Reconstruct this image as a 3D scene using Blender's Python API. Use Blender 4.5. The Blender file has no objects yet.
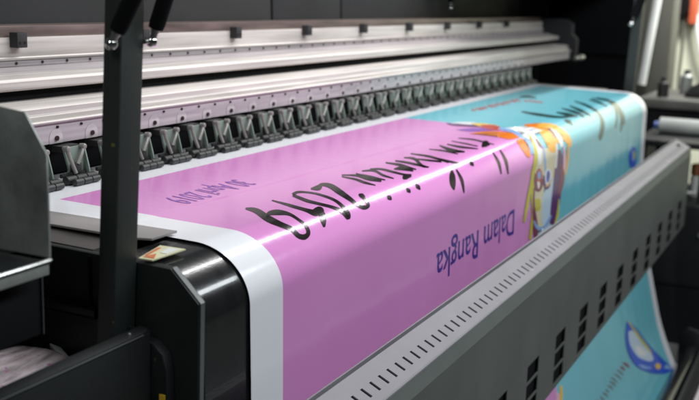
import bpy, bmesh, math, random
import numpy as np
from mathutils import Vector, Matrix
random.seed(7)
S = bpy.context.scene

# ------------------------------------------------------------------ camera
# plan units: origin at the lens, X along the machine, Y towards its back, Z up; K metres per unit
K = 0.8
FLOOR = -1.83
H = -FLOOR*K
FPX, CX, CY = 1000.0, 349.5, 200.0                 # focal length and centre in photo pixels (699 wide)
ax = np.array([854-350, 12-200, FPX]); ax /= np.linalg.norm(ax)
p2 = np.array([854-2000-350, 12-2000*0.0306-200, FPX])
az = np.cross(ax, p2); az /= np.linalg.norm(az)
if az[1] > 0: az = -az
ay = np.cross(az, ax)
RM = np.array([ax, ay, az])                        # plan = RM @ (right, down, forward)
cd = bpy.data.cameras.new('camera'); cam = bpy.data.objects.new('camera', cd)
S.collection.objects.link(cam); S.camera = cam
r_, d_, f_ = RM[:, 0], RM[:, 1], RM[:, 2]
M = Matrix.Identity(4)
for i in range(3):
    M[i][0] = r_[i]; M[i][1] = -d_[i]; M[i][2] = -f_[i]
M[2][3] = H
cam.matrix_world = M
cd.sensor_width = 36; cd.lens = FPX/699*36
cd.clip_start = 0.05; cd.clip_end = 60
cd.dof.use_dof = True; cd.dof.focus_distance = 1.52; cd.dof.aperture_fstop = 4.8; cd.dof.aperture_blades = 7

# ------------------------------------------------------------------ light
w = bpy.data.worlds.new('World'); S.world = w; w.use_nodes = True
bg = w.node_tree.nodes['Background']
bg.inputs[0].default_value = (0.80, 0.90, 1.0, 1); bg.inputs[1].default_value = 0.03
def area(name, loc, target, sx, sy, power, col=(1, 1, 1)):
    l = bpy.data.lights.new(name, 'AREA'); l.shape = 'RECTANGLE'; l.size = sx*K; l.size_y = sy*K
    l.energy = power; l.color = col
    o = bpy.data.objects.new(name, l); S.collection.objects.link(o)
    a = Vector(loc)*K + Vector((0, 0, H)); b = Vector(target)*K + Vector((0, 0, H))
    z = (a-b).normalized(); x = Vector((1, 0, 0)); x = (x - z*x.dot(z)).normalized(); y = z.cross(x)
    m = Matrix((x, y, z)).transposed().to_4x4(); m.translation = a; o.matrix_world = m
    return o
area('ceiling_tube_lamp', (5.0, 0.99, 1.25), (5.0, 0.99, 0), 6.6, 0.06, 76, (1, 0.985, 0.98))
area('added_fill_lamp', (3.0, -1.3, 1.7), (3.0, 0.9, -0.5), 5.0, 0.5, 88, (0.90, 0.965, 1))  # fill added in front to brighten the sheet's drop and the rails
area('added_fill_lamp', (-0.9, 0.7, 1.7), (1.1, 1.0, -0.4), 1.2, 0.6, 13, (0.95, 1, 0.97))  # fill added behind the camera for the faces turned towards it
area('added_fill_lamp', (7.55, 0.2, 1.25), (9.0, 1.0, -0.35), 0.6, 0.6, 80, (1, 0.99, 0.92))  # fill added for the far wall alone, turned away from the sheet
S.view_settings.view_transform = 'Standard'; S.view_settings.look = 'None'
S.view_settings.exposure = -0.3; S.view_settings.gamma = 1

# ------------------------------------------------------------------ materials
def mat(name, col, rough=0.5, metal=0.0, var=0.10, vscale=6.0, bump=0.0, bscale=200.0, spec=0.5, coat=0.0, stretch=None, rvar=0.12, speck=None):
    m = bpy.data.materials.new(name); m.use_nodes = True
    nt = m.node_tree; N = nt.nodes; L = nt.links; P = N['Principled BSDF']
    P.inputs['Metallic'].default_value = metal; P.inputs['Specular IOR Level'].default_value = spec
    P.inputs['Coat Weight'].default_value = coat
    g = N.new('ShaderNodeNewGeometry'); mp = N.new('ShaderNodeMapping'); L.new(g.outputs['Position'], mp.inputs[0])
    if stretch: mp.inputs['Scale'].default_value = stretch
    n = N.new('ShaderNodeTexNoise'); n.inputs['Scale'].default_value = vscale; n.inputs['Detail'].default_value = 6
    L.new(mp.outputs[0], n.inputs['Vector'])
    cr = N.new('ShaderNodeValToRGB'); e = cr.color_ramp.elements
    e[0].position = 0.3; e[1].position = 0.7
    e[0].color = (*[c*(1-var) for c in col], 1); e[1].color = (*[min(1, c*(1+var)) for c in col], 1)
    L.new(n.outputs[0], cr.inputs[0])
    last = cr.outputs[0]
    if speck:
        v = N.new('ShaderNodeTexNoise'); v.inputs['Scale'].default_value = speck[1]; v.inputs['Detail'].default_value = 2
        L.new(g.outputs['Position'], v.inputs['Vector'])
        c2 = N.new('ShaderNodeValToRGB'); c2.color_ramp.elements[0].position = speck[2]; c2.color_ramp.elements[1].position = speck[2]+0.02
        L.new(v.outputs[0], c2.inputs[0])
        mx = N.new('ShaderNodeMix'); mx.data_type = 'RGBA'; L.new(c2.outputs[0], mx.inputs[0]); L.new(last, mx.inputs[6])
        mx.inputs[7].default_value = (*speck[0], 1); last = mx.outputs[2]
    L.new(last, P.inputs['Base Color'])
    mr = N.new('ShaderNodeMapRange'); L.new(n.outputs[0], mr.inputs[0])
    mr.inputs[3].default_value = max(0.02, rough-rvar); mr.inputs[4].default_value = min(1, rough+rvar)
    L.new(mr.outputs[0], P.inputs['Roughness'])
    if bump:
        b = N.new('ShaderNodeBump'); n2 = N.new('ShaderNodeTexNoise'); n2.inputs['Scale'].default_value = bscale
        L.new(g.outputs['Position'], n2.inputs['Vector']); L.new(n2.outputs[0], b.inputs['Height'])
        b.inputs['Strength'].default_value = bump; b.inputs['Distance'].default_value = 0.002
        L.new(b.outputs[0], P.inputs['Normal'])
    return m
MT = dict(
    black=mat('black_powder_coat', (0.011, 0.012, 0.013), 0.55, var=0.25, spec=0.3, bump=0.25, bscale=900, speck=((0.045, 0.048, 0.03), 70, 0.74)),
    gloss=mat('black_gloss_cover', (0.010, 0.0105, 0.011), 0.22, var=0.2, coat=0.5, stretch=(6, 1, 1), vscale=4, bump=0.05, bscale=300, rvar=0.08),
    post=mat('dark_green_grey_paint', (0.020, 0.025, 0.024), 0.46, var=0.12, bump=0.35, bscale=1100, speck=((0.16, 0.15, 0.03), 34, 0.74)),
    platetop=mat('brown_grey_top', (0.065, 0.058, 0.055), 0.45, var=0.25, vscale=14, bump=0.1, bscale=500),
    side=mat('side_plate_black', (0.013, 0.0145, 0.015), 0.45, spec=0.35, var=0.25, bump=0.2, bscale=700),
    edge=mat('pale_edge_metal', (0.20, 0.21, 0.21), 0.4, 0.6),
    steel=mat('bright_steel', (0.62, 0.62, 0.60), 0.28, 1.0, var=0.2, vscale=40),
    clamp=mat('satin_sheet_steel', (0.36, 0.34, 0.33), 0.32, 0.3, var=0.12, vscale=14, stretch=(1, 0.3, 1)),
    greyw=mat('grey_white_film', (0.34, 0.36, 0.34), 0.45, var=0.15),
    chrome=mat('chrome', (0.8, 0.8, 0.78), 0.10, 1.0, var=0.15, vscale=60, rvar=0.04),
    galv=mat('dull_grey_sheet_metal', (0.27, 0.285, 0.27), 0.40, 0.4, var=0.45, vscale=13, bump=0.15, bscale=300, speck=((0.35, 0.35, 0.06), 26, 0.735)),
    alu=mat('brushed_aluminium', (0.58, 0.535, 0.505), 0.45, 0.15, var=0.22, vscale=8, stretch=(0.4, 12, 12)),
    alug=mat('grey_aluminium', (0.42, 0.38, 0.39), 0.45, 0.15, var=0.25, vscale=8, stretch=(0.4, 12, 12)),
    alug2=mat('pale_grey_aluminium', (0.56, 0.51, 0.515), 0.45, 0.15, var=0.15, vscale=8, stretch=(0.4, 12, 12)),
    railbrown=mat('oiled_rail_steel', (0.17, 0.125, 0.115), 0.4, 0.4, var=0.35, vscale=7, stretch=(1, 8, 8)),
    hood=mat('charcoal_hood', (0.026, 0.026, 0.028), 0.6, spec=0.35, var=0.12, bump=0.3, bscale=800),
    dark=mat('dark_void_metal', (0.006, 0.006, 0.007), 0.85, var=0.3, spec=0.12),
    sage=mat('sage_green_plastic', (0.19, 0.245, 0.205), 0.45, var=0.15, vscale=20),
    armg=mat('pale_arm_metal', (0.26, 0.255, 0.235), 0.42, 0.3, var=0.15, vscale=30),
    rubber=mat('black_rubber', (0.013, 0.013, 0.013), 0.55, var=0.3, vscale=40),
    rubg=mat('worn_grey_rubber', (0.024, 0.024, 0.025), 0.5, var=0.4, vscale=90),
    screw=mat('dark_screw', (0.05, 0.03, 0.03), 0.4, 0.6),
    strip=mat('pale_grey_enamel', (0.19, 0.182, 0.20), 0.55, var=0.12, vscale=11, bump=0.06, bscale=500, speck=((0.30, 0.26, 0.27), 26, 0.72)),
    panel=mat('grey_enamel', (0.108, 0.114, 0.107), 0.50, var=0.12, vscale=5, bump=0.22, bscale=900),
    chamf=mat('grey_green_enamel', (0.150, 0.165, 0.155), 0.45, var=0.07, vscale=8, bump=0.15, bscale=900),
    yellow=mat('yellow_label', (0.75, 0.48, 0.03), 0.4, var=0.06),
    cream=mat('cream_label', (0.68, 0.66, 0.42), 0.35, var=0.06, vscale=30),
    orange=mat('orange_print', (0.62, 0.16, 0.05), 0.35, var=0.08),
    wallc=mat('cream_painted_wall', (0.66, 0.68, 0.54), 0.7, var=0.14, vscale=2.2, bump=0.15, bscale=60, stretch=(1, 1, 0.35)),
    wallg=mat('olive_grey_column', (0.085, 0.085, 0.07), 0.7, var=0.12, vscale=3),
    white=mat('white_plastic', (0.72, 0.74, 0.72), 0.4, var=0.06),
    mint=mat('pale_mint_plastic', (0.55, 0.68, 0.55), 0.4, var=0.08),
    floor=mat('grey_concrete_floor', (0.10, 0.10, 0.095), 0.6, var=0.3, vscale=4, bump=0.15, bscale=120),
    red=mat('red_orange_plastic', (0.45, 0.09, 0.04), 0.4, var=0.1),
    brownp=mat('brown_plastic', (0.26, 0.10, 0.04), 0.5, var=0.2),
    tablet=mat('grey_worn_top', (0.085, 0.085, 0.078), 0.5, var=0.3, vscale=8),
    paper=mat('ink_stained_paper', (0.52, 0.44, 0.46), 0.7, var=0.6, vscale=22, stretch=(1, 4, 1), bump=0.3, bscale=60, speck=((0.42, 0.16, 0.30), 120, 0.66)),
    card=mat('cardboard_cream', (0.42, 0.37, 0.26), 0.8, var=0.15),
    blue=mat('blue_cap', (0.05, 0.12, 0.38), 0.4, var=0.1),
)

# ------------------------------------------------------------------ mesh helpers (plan units in, metres out)
class MB:
    def __init__(s): s.v = []; s.f = []
    def add(s, vs, fs):
        o = len(s.v); s.v += [tuple(p) for p in vs]; s.f += [tuple(i+o for i in f) for f in fs]; return s
    def box(s, x0, x1, y0, y1, z0, z1):
        return s.add([(x, y, z) for x in (x0, x1) for y in (y0, y1) for z in (z0, z1)],
                     [(0, 1, 3, 2), (4, 6, 7, 5), (0, 4, 5, 1), (2, 3, 7, 6), (0, 2, 6, 4), (1, 5, 7, 3)])
    def ex(s, poly, x0, x1):
        n = len(poly)
        return s.add([(x0, *p) for p in poly]+[(x1, *p) for p in poly],
                     [tuple(range(n)), tuple(range(2*n-1, n-1, -1))]+[(i, i+n, (i+1) % n+n, (i+1) % n) for i in range(n)])
    def exz(s, poly, z0, z1):
        n = len(poly)
        return s.add([(*p, z0) for p in poly]+[(*p, z1) for p in poly],
                     [tuple(range(n)), tuple(range(2*n-1, n-1, -1))]+[(i, i+n, (i+1) % n+n, (i+1) % n) for i in range(n)])
    def lathe(s, a, b, prof, n=16):
        a = Vector(a); b = Vector(b); d = (b-a); Ln = d.length; d.normalize()
        u = d.orthogonal().normalized(); v = d.cross(u); vs = []; fs = []
        for t, r in prof:
            for i in range(n):
                an = 2*math.pi*i/n; vs.append(a+d*(t*Ln)+u*(r*math.cos(an))+v*(r*math.sin(an)))
        for j in range(len(prof)-1):
            for i in range(n):
                fs.append((j*n+i, j*n+(i+1) % n, (j+1)*n+(i+1) % n, (j+1)*n+i))
        fs.append(tuple(range(n-1, -1, -1))); k = (len(prof)-1)*n; fs.append(tuple(range(k, k+n)))
        return s.add(vs, fs)
    def cyl(s, a, b, r, n=16): return s.lathe(a, b, [(0, r), (1, r)], n)
    def tube(s, pts, r, n=8):
        pts = [Vector(p) for p in pts]; vs = []; fs = []
        up = Vector((0.31, 0.17, 0.93))
        for i, p in enumerate(pts):
            d = (pts[min(i+1, len(pts)-1)]-pts[max(i-1, 0)]).normalized(); u = d.cross(up).normalized(); v = d.cross(u)
            for j in range(n):
                a = 2*math.pi*j/n; vs.append(p+u*r*math.cos(a)+v*r*math.sin(a))
        for i in range(len(pts)-1):
            for j in range(n): fs.append((i*n+j, i*n+(j+1) % n, (i+1)*n+(j+1) % n, (i+1)*n+j))
        fs.append(tuple(range(n))); fs.append(tuple(range((len(pts)-1)*n, len(pts)*n)))
        return s.add(vs, fs)
    def mesh(s, name, origin, bevel=0, smooth=True, segs=2):
        me = bpy.data.meshes.new(name)
        o = Vector(origin)
        me.from_pydata([(Vector(p)-o)*K for p in s.v], [], s.f)
        bm = bmesh.new(); bm.from_mesh(me)
        bmesh.ops.recalc_face_normals(bm, faces=bm.faces)
        if bevel:
            es = [e for e in bm.edges if len(e.link_faces) == 2 and e.calc_face_angle(0) > 0.7]
            bmesh.ops.bevel(bm, geom=es, offset=bevel*K, segments=segs, affect='EDGES', profile=0.6, clamp_overlap=True)
        for f in bm.faces: f.smooth = smooth
        if smooth:
            for e in bm.edges:
                if len(e.link_faces) == 2 and e.calc_face_angle(0) > 0.6: e.smooth = False
        bm.to_mesh(me); bm.free()
        return me
    def build(s, name, m, parent=None, bevel=0, smooth=True, origin=None, segs=2):
        if parent is not None: org = parent['_o']
        elif origin is not None: org = origin
        else:
            a = np.array(s.v); org = [float((a[:, 0].min()+a[:, 0].max())/2), float((a[:, 1].min()+a[:, 1].max())/2), float(a[:, 2].min())]
        me = s.mesh(name, org, bevel, smooth, segs); me.materials.append(MT[m] if isinstance(m, str) else m)
        o = bpy.data.objects.new(name, me); S.collection.objects.link(o); o['_o'] = list(org)
        if parent is not None: o.parent = parent
        else: o.location = (org[0]*K, org[1]*K, org[2]*K+H)
        return o
def tag(o, label=None, cat=None, group=None, kind=None):
    if label: o['label'] = label
    if cat: o['category'] = cat
    if group: o['group'] = group
    if kind: o['kind'] = kind
    return o
def thing(name, org, label, cat, group=None):
    o = bpy.data.objects.new(name, None); S.collection.objects.link(o); o.empty_display_size = 0.1
    o['_o'] = list(org); o.location = (org[0]*K, org[1]*K, org[2]*K+H)
    return tag(o, label, cat, group)
def box(name, m, parent, *b, bevel=0.0015): return MB().box(*b).build(name, m, parent, bevel)

# ------------------------------------------------------------------ the setting
tag(MB().add([(-4, -4, FLOOR), (12, -4, FLOOR), (12, 6, FLOOR), (-4, 6, FLOOR)], [(0, 1, 2, 3)]).build('floor', 'floor', smooth=False), kind='structure')
tag(MB().box(9.0, 9.1, -1.5, 4.5, FLOOR, 1.6).build('wall', 'wallc', smooth=False), kind='structure')
tag(MB().box(7.6, 7.9, 1.16, 1.50, FLOOR, 1.6).build('wall_column', 'wallg', bevel=0.01), kind='structure')

# ------------------------------------------------------------------ sheet profile (Y, Z) down the printed sheet
def build_profile():
    pr = [(1.62, -0.3885)]
    for i in range(1, 14): pr.append((1.62-(1.62-0.925)*i/13, -0.3885-0.013*i/13))
    y0, z0 = pr[-1]; ry, rz = y0-0.818, 0.092
    for i in range(1, 25):
        a = math.pi/2*i/24
        pr.append((y0-ry*math.sin(a)**1.0, z0-rz*(1-math.cos(a))-0.002*i/24))
    ys, zs = pr[-1]
    keys = [(zs, 0.818), (-0.60, 0.816), (-0.80, 0.812), (-0.95, 0.802), (-1.10, 0.770), (-1.227, 0.735), (-1.342, 0.706), (-1.488, 0.667), (-1.592, 0.627), (-1.685, 0.583), (-1.735, 0.56)]
    kz = np.array([k[0] for k in keys]); ky = np.array([k[1] for k in keys])
    for i in range(1, 61):
        z = zs+(keys[-1][0]-zs)*i/60
        pr.append((float(np.interp(-z, -kz, ky)), z))
    return pr
PR = np.array(build_profile())
lo = PR[40:].copy()                                 # smooth the hanging part
for _ in range(4): lo[1:-1] = (lo[:-2]+2*lo[1:-1]+lo[2:])/4
PR[40:] = lo
SS = np.concatenate([[0], np.cumsum(np.hypot(np.diff(PR[:, 0]), np.diff(PR[:, 1])))])
RHO = PR[:, 1]/PR[:, 0]
TG = np.gradient(PR, SS, axis=0); TG /= np.linalg.norm(TG, axis=1)[:, None]
NRM = np.stack([TG[:, 1], -TG[:, 0]], 1)             # towards the viewer's side (up on the bed, front on the apron)
X0, X1 = 1.322, 4.835
def wave(x, s):                                     # slight ripple of the hanging sheet
    a = np.clip((s-0.80)/0.25, 0, 1)*(1-0.6*np.clip((s-1.2)/0.2, 0, 1))
    return 0.6*a*(0.0010*math.sin(x*21+1.3*math.sin(x*4.1))+0.0007*math.sin(x*47+s*3)+0.0012*math.sin(x*7.3+s*5))
def onsheet(x, s, lift=0.0):
    y = np.interp(s, SS, PR[:, 0]); z = np.interp(s, SS, PR[:, 1])
    ny = np.interp(s, SS, NRM[:, 0]); nz = np.interp(s, SS, NRM[:, 1])
    crease = 0.0008*(0.5-0.5*math.tanh((s-0.545+0.012*math.sin(x*1.7))/0.006))*min(1, max(0, (3.0-x)/0.4))
    l = lift+wave(x, s)+crease
    return (x, float(y+ny*l), float(z+nz*l))
def px(p):                                          # photo pixel -> (x, s) on the sheet
    d = RM @ np.array([p[0]-350, p[1]-200, FPX]); rho = d[2]/d[1]
    s = float(np.interp(-rho, -RHO, SS)); y = float(np.interp(s, SS, PR[:, 0]))
    return (float(d[0]/d[1]*y), s)

# ------------------------------------------------------------------ printer
PRN = thing('wide_format_printer', (3.6, 1.35, FLOOR), 'large black wide format printer with pale metal rails and a row of pinch rollers', 'printer')
XL, XR = 1.19, 5.02
box('cabinet', 'black', PRN, XL+0.01, XR, 0.90, 1.95, FLOOR+0.02, -0.47, bevel=0.006)
# bed under the sheet and rounded front cover (follow the sheet profile just below it)
def under(off, s0, s1):
    idx = [i for i in range(len(SS)) if s0 <= SS[i] <= s1]
    return [(float(PR[i, 0]-NRM[i, 0]*off), float(PR[i, 1]-NRM[i, 1]*off)) for i in idx]
cov = under(0.004, 0.60, 1.08)
cov += [(cov[-1][0]+0.03, cov[-1][1]), (0.96, -0.60), (0.96, cov[0][1]-0.03), (cov[0][0], cov[0][1]-0.03)]
MB().ex(cov, XL+0.008, 4.855).build('front_cover', 'gloss', PRN)
bed = under(0.004, 0.0, 0.598); bed += [(bed[-1][0], bed[-1][1]-0.05), (bed[0][0], bed[0][1]-0.05)]
MB().ex(bed, XL+0.008, 4.95).build('platen', 'platetop', PRN)
# chamfered side plate and side wall behind it
sp = [(0.99, -0.4035), (0.868, -0.4065), (0.818, -0.4535), (0.824, -0.95), (0.99, -0.95)]
MB().ex(sp, XL-0.012, XL+0.006).build('side_plate', 'side', PRN, bevel=0.0012)
edge = [(0.868, -0.4058), (0.8175, -0.4532), (0.8235, -0.92), (0.8222, -0.92), (0.8160, -0.4528), (0.867, -0.4046)]
MB().ex(edge, XL-0.0085, XL+0.0015).build('plate_edge', 'edge', PRN)
sw = [(0.992, -0.404), (1.75, -0.392), (1.75, -1.2), (0.992, -1.2)]
MB().ex(sw, XL-0.010, XL+0.004).build('side_wall', 'side', PRN, bevel=0.003)
for y in (1.02, 1.135): box('seam_strip', 'dark', PRN, XL-0.0145, XL-0.0095, y, y+0.004, -0.60, -0.408, bevel=0)
box('side_rail', 'side', PRN, XL-0.03, XL-0.0105, 1.0, 1.5, -0.505, -0.488)
# rounded housing on the side plate with a yellow label
hs = [(0.905, -0.515), (0.885, -0.520), (0.868, -0.535), (0.861, -0.56), (0.860, -0.75), (0.93, -0.75), (0.93, -0.515)]
MB().ex(hs, XL-0.034, XL-0.0125).build('latch_housing', 'black', PRN, bevel=0.004)
box('yellow_label', 'yellow', PRN, XL-0.036, XL-0.0345, 0.863, 0.873, -0.625, -0.597, bevel=0)
# media edge clamp: thin steel sheet lying along the sheet's edge
MB().exz([(1.272, 0.974), (1.262, 1.0), (1.262, 1.45), (1.338, 1.45), (1.338, 0.972)], -0.3965, -0.3925).build('edge_clamp', 'clamp', PRN, bevel=0.0008)
MB().exz([(1.183, 0.905), (1.181, 0.930), (1.262, 0.950), (1.264, 0.902)], -0.4005, -0.3985).build('warning_label', 'cream', PRN)
lab = [c for c in PRN.children if c.name.startswith('warning_label')][0]
MB().exz([(1.190, 0.9075), (1.1885, 0.9275), (1.214, 0.9215)], -0.3983, -0.3977).build('printed_triangle', 'orange', lab)
MB().exz([(1.197, 0.931), (1.245, 0.9425), (1.248, 0.9375), (1.2, 0.9275)], -0.3983, -0.3977).build('printed_bar', 'orange', lab)
MB().exz([(1.222, 0.908), (1.222, 0.920), (1.255, 0.928), (1.255, 0.906)], -0.3983, -0.3977).build('printed_box', 'white', lab)

# rails behind the bed
RX0, RX1 = 0.62, 5.75
def rail(name, poly, m, x0=RX0, x1=RX1, bevel=0.0015): return MB().ex(poly, x0, x1).build(name, m, PRN, bevel)
rail('roller_bar', [(1.43, -0.312), (1.43, -0.2705), (1.50, -0.2705), (1.50, -0.312)], 'alug2')
rail('bead_lip', [(1.423, -0.2695), (1.421, -0.2655), (1.424, -0.2625), (1.434, -0.2625), (1.434, -0.2695)], 'alu', bevel=0.001)
rail('lower_beam', [(1.4345, -0.2695), (1.4345, -0.2545), (1.440, -0.2515), (1.440, -0.240), (1.450, -0.2325), (1.525, -0.2305), (1.525, -0.2695)], 'alu', bevel=0.002)
rail('beam_groove', [(1.4385, -0.2535), (1.4385, -0.2515), (1.4395, -0.2515), (1.4395, -0.2535)], 'alug', bevel=0)
rail('rear_gap_shade', [(1.5255, -0.30), (1.5255, -0.186), (1.70, -0.186), (1.70, -0.30)], 'dark')  # near-black body stands in for the shadow in the gap between the beams
rail('middle_beam', [(1.505, -0.2085), (1.500, -0.2045), (1.500, -0.190), (1.504, -0.1845), (1.540, -0.1790), (1.575, -0.1760), (1.5845, -0.1740), (1.5845, -0.2085)], 'alu', bevel=0.002)
rail('grey_ledge', [(1.545, -0.1782), (1.555, -0.1735), (1.605, -0.1685), (1.605, -0.1782)], 'alug')
rail('hole_strip', [(1.598, -0.1685), (1.598, -0.1555), (1.64, -0.1555), (1.64, -0.1685)], 'alug')
rail('guide_rail', [(1.594, -0.1553), (1.592, -0.1505), (1.595, -0.1475), (1.64, -0.1475), (1.64, -0.1553)], 'alu', bevel=0.001)
rail('upper_beam', [(1.600, -0.1473), (1.600, -0.1075), (1.64, -0.1075), (1.64, -0.1473)], 'alu')
rail('oil_rail', [(1.612, -0.1073), (1.612, -0.083), (1.70, -0.083), (1.70, -0.1073)], 'railbrown')
hb = MB()
for i in range(64):
    x = 0.68+i*0.0785; hb.cyl((x, 1.5990, -0.1620), (x, 1.5955, -0.1620), 0.0032, 8)
tag(hb.build('rail_screws', 'screw', PRN), kind='stuff')
sb = MB()
for i in range(70):
    x = 0.70+i*0.0715; sb.cyl((x, 1.4310, -0.2785), (x, 1.4265, -0.2785), 0.0028, 8)
tag(sb.build('bar_screws', 'screw', PRN), kind='stuff')
for i in range(9):                                  # black clips on the upper beam
    x = 1.622+i*0.4265
    c = MB().box(x-0.0145, x+0.0145, 1.577, 1.601, -0.128, -0.0955).build('rail_clip', 'hood', PRN, bevel=0.002)
    for dx in (-0.007, 0.007):
        MB().cyl((x+dx, 1.5775, -0.117), (x+dx, 1.5755, -0.117), 0.0026, 8).build('clip_screw', 'screw', c)
# hood: back panels, unseen top added to shade the far end, end wall
hx = [0.4, 2.885, 3.39, 4.3, 6.3]
for a, b in zip(hx[:-1], hx[1:]):
    MB().ex([(1.71, -0.12), (1.735, 0.55), (1.75, 0.55), (1.725, -0.12)], a+0.007, b-0.007).build('hood_panel', 'hood', PRN, bevel=0.003)
MB().ex([(1.752, -0.5), (1.752, 0.55), (1.77, 0.55), (1.77, -0.5)], 0.4, 6.3).build('hood_back', 'dark', PRN)
box('hood_shade_top', 'dark', PRN, 4.15, 6.3, 1.12, 1.75, 0.20, 0.24)
box('hood_end', 'dark', PRN, 6.3, 6.34, 1.17, 1.77, FLOOR, 0.24)
box('service_station', 'dark', PRN, 5.03, 6.29, 1.10, 1.70, FLOOR, -0.56)
box('hood_end_trim', 'dark', PRN, 6.285, 6.2995, 1.2, 1.7, -0.305, -0.275)
# end frame of the rails
ef = MB().ex([(1.40, -0.33), (1.40, -0.20), (1.43, -0.17), (1.43, -0.115), (1.47, -0.09), (1.66, -0.09), (1.66, -0.33)], 5.76, 5.82).build('rail_end_frame', 'hood', PRN, bevel=0.006)
MB().lathe((5.75, 1.36, -0.30), (5.60, 1.36, -0.30), [(0, 0.02), (0.6, 0.02), (0.62, 0.011), (1, 0.011)], 12).build('end_bolt', 'steel', ef)
# posts with gas struts
def post(x, y, wx, wy, top, zb, lean=0.052):
    m = MB(); q = wx/2; p = wy/2
    def at(z): return y-lean*(z+0.3)
    vs = []
    for z in (zb, top):
        for dx, dy in ((-q, -p), (q, -p), (q, p), (-q, p)): vs.append((x+dx, at(z)+dy, z))
    m.add(vs, [(0, 1, 2, 3), (4, 7, 6, 5), (0, 1, 5, 4), (1, 2, 6, 5), (2, 3, 7, 6), (3, 0, 4, 7)])
    return m.build('hood_post', 'post', PRN, bevel=0.0035, segs=3)
P1 = post(1.1505, 0.9390, 0.051, 0.032, 0.5, -0.75)
P2 = post(4.98, 0.93, 0.058, 0.045, 0.5, -0.75, 0.03)
def strut(par, a, d, k=1.0):
    a = Vector(a); d = Vector(d).normalized()
    m = MB()
    m.lathe(a+d*0.022*k, a+d*0.5*k, [(0, 0.0115*k), (0.02, 0.0125*k), (1, 0.0125*k)], 18)
    s = m.build('gas_strut', 'dark', par)
    m = MB()
    prof = [(0.0, 0.001)]+[(0.5-0.5*math.cos(t*math.pi/10), 0.0092*k*math.sin(t*math.pi/10)) for t in range(1, 10)]+[(1, 0.001)]
    m.lathe(a-d*0.0092*k, a+d*0.0092*k, prof, 18)
    m.build('ball_socket', 'chrome', s)
    MB().lathe(a+d*0.006*k, a+d*0.026*k, [(0, 0.0058*k), (0.5, 0.0058*k), (0.52, 0.0066*k), (1, 0.0066*k)], 16).build('threaded_end', 'steel', s)
    return s
st = strut(PRN, (1.112, 0.918, -0.0745), (0.0, -0.5, 0.83))
MB().cyl((1.112, 0.918, -0.0745), (1.13, 0.918, -0.0745), 0.0035, 10).build('stud', 'chrome', st)
st = strut(PRN, (1.187, 0.906, -0.0725), (0.0, -0.36, 0.9), 0.95)
MB().cyl((1.17, 0.906, -0.0725), (1.187, 0.906, -0.0725), 0.0035, 10).build('stud', 'chrome', st)
st = strut(PRN, (4.945, 0.945, -0.088), (0.0, -0.3, 0.95), 1.6)
MB().cyl((4.945, 0.945, -0.088), (4.96, 0.945, -0.088), 0.006, 10).build('stud', 'chrome', st)
st = strut(PRN, (4.4, 1.66, -0.035), (0.0, 0.06, 1), 1.0)

# pinch rollers: one built with its pieces, then copied along the bar
PITCH = 0.1083; PX = 1.572-PITCH
org = (PX, 1.40, -0.36)
def mk(m, name, mt, bevel=0, smooth=True):
    me = m.mesh(name, org, bevel, smooth); me.materials.append(MT[mt]); return me
def exy(m, poly, y0, y1):
    n = len(poly)
    return m.add([(PX+a, y0, b) for a, b in poly]+[(PX+a, y1, b) for a, b in poly], [tuple(range(n)), tuple(range(2*n-1, n-1, -1))]+[(i, i+n, (i+1) % n+n, (i+1) % n) for i in range(n)])
body = exy(MB(), [(-0.026, -0.3185), (0.027, -0.3185), (0.041, -0.368), (0.041, -0.377), (-0.014, -0.377), (-0.010, -0.365)], 1.4035, 1.4085)
m_body = mk(body, 'pinch_roller', 'sage', 0.0008)
ch = MB().ex([(1.4034, -0.320), (1.400, -0.326), (1.390, -0.362), (1.388, -0.374), (1.4034, -0.377)], PX+0.033, PX+0.0365); m_ch = mk(ch, 'cheek_plate', 'sage', 0.0006)
def arm(dx, ex_, ez, ey):
    m = MB()
    m.tube([(PX+dx, 1.396, -0.3200), (PX+dx*0.6+ex_*0.4, 1.393, -0.3200+(ez+0.32)*0.4), (PX+ex_, ey, ez)], 0.0040, 8)
    m.lathe((PX+dx, 1.4034, -0.3195), (PX+dx, 1.3895, -0.3195), [(0, 0.0055), (0.7, 0.0062), (0.9, 0.0055), (1, 0.003)], 12)
    return m
m_arm = [mk(arm(-0.0245, -0.010, -0.371, 1.386), 'arm', 'armg'), mk(arm(0.0245, 0.004, -0.354, 1.393), 'arm', 'armg')]
pocket = MB().box(PX-0.008, PX+0.015, 1.392, 1.4034, -0.374, -0.352); m_pocket = mk(pocket, 'pocket_shade_block', 'rubber', 0.002)  # black block stands in for the shaded pocket between the arms
fr = MB().box(PX-0.040, PX+0.040, 1.3955, 1.4034, -0.3790, -0.3705); m_fr = mk(fr, 'roller_yoke', 'rubber', 0.002)
tb = MB().box(PX-0.026, PX+0.026, 1.4087, 1.4420, -0.3290, -0.3160); m_tb = mk(tb, 'mount_block', 'rubber', 0.001)  # coloured black to give the dark gap below the bar its shade
def row(y, z, r, w):
    m = MB(); prof = []
    for k in range(3):
        a = 0.01+k*0.33; prof += [(a, r*0.72), (a+0.012, r), (a+0.30, r), (a+0.312, r*0.72)]
    m.lathe((PX-w, y, z), (PX+w, y, z), prof, 12); return m
m_row = [mk(row(1.367, -0.3845, 0.0070, 0.038), 'roller', 'rubg'), mk(row(1.3835, -0.3815, 0.0085, 0.045), 'roller', 'rubber')]
EX = -0.0185
ear = MB()
exy(ear, [(EX+0.0195, -0.3118)]+[(EX+0.0195*math.cos(t), -0.3010+0.0195*math.sin(t)) for t in np.linspace(0, math.pi, 11)]+[(EX-0.0195, -0.3118)], 1.4286, 1.4299)
m_ear = mk(ear, 'ear_plate', 'alug2', 0.0006)
sc = MB(); sc.cyl((PX+EX, 1.4274, -0.3010), (PX+EX, 1.4245, -0.3010), 0.0052, 10); m_sc = mk(sc, 'ear_screw', 'screw')
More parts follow.
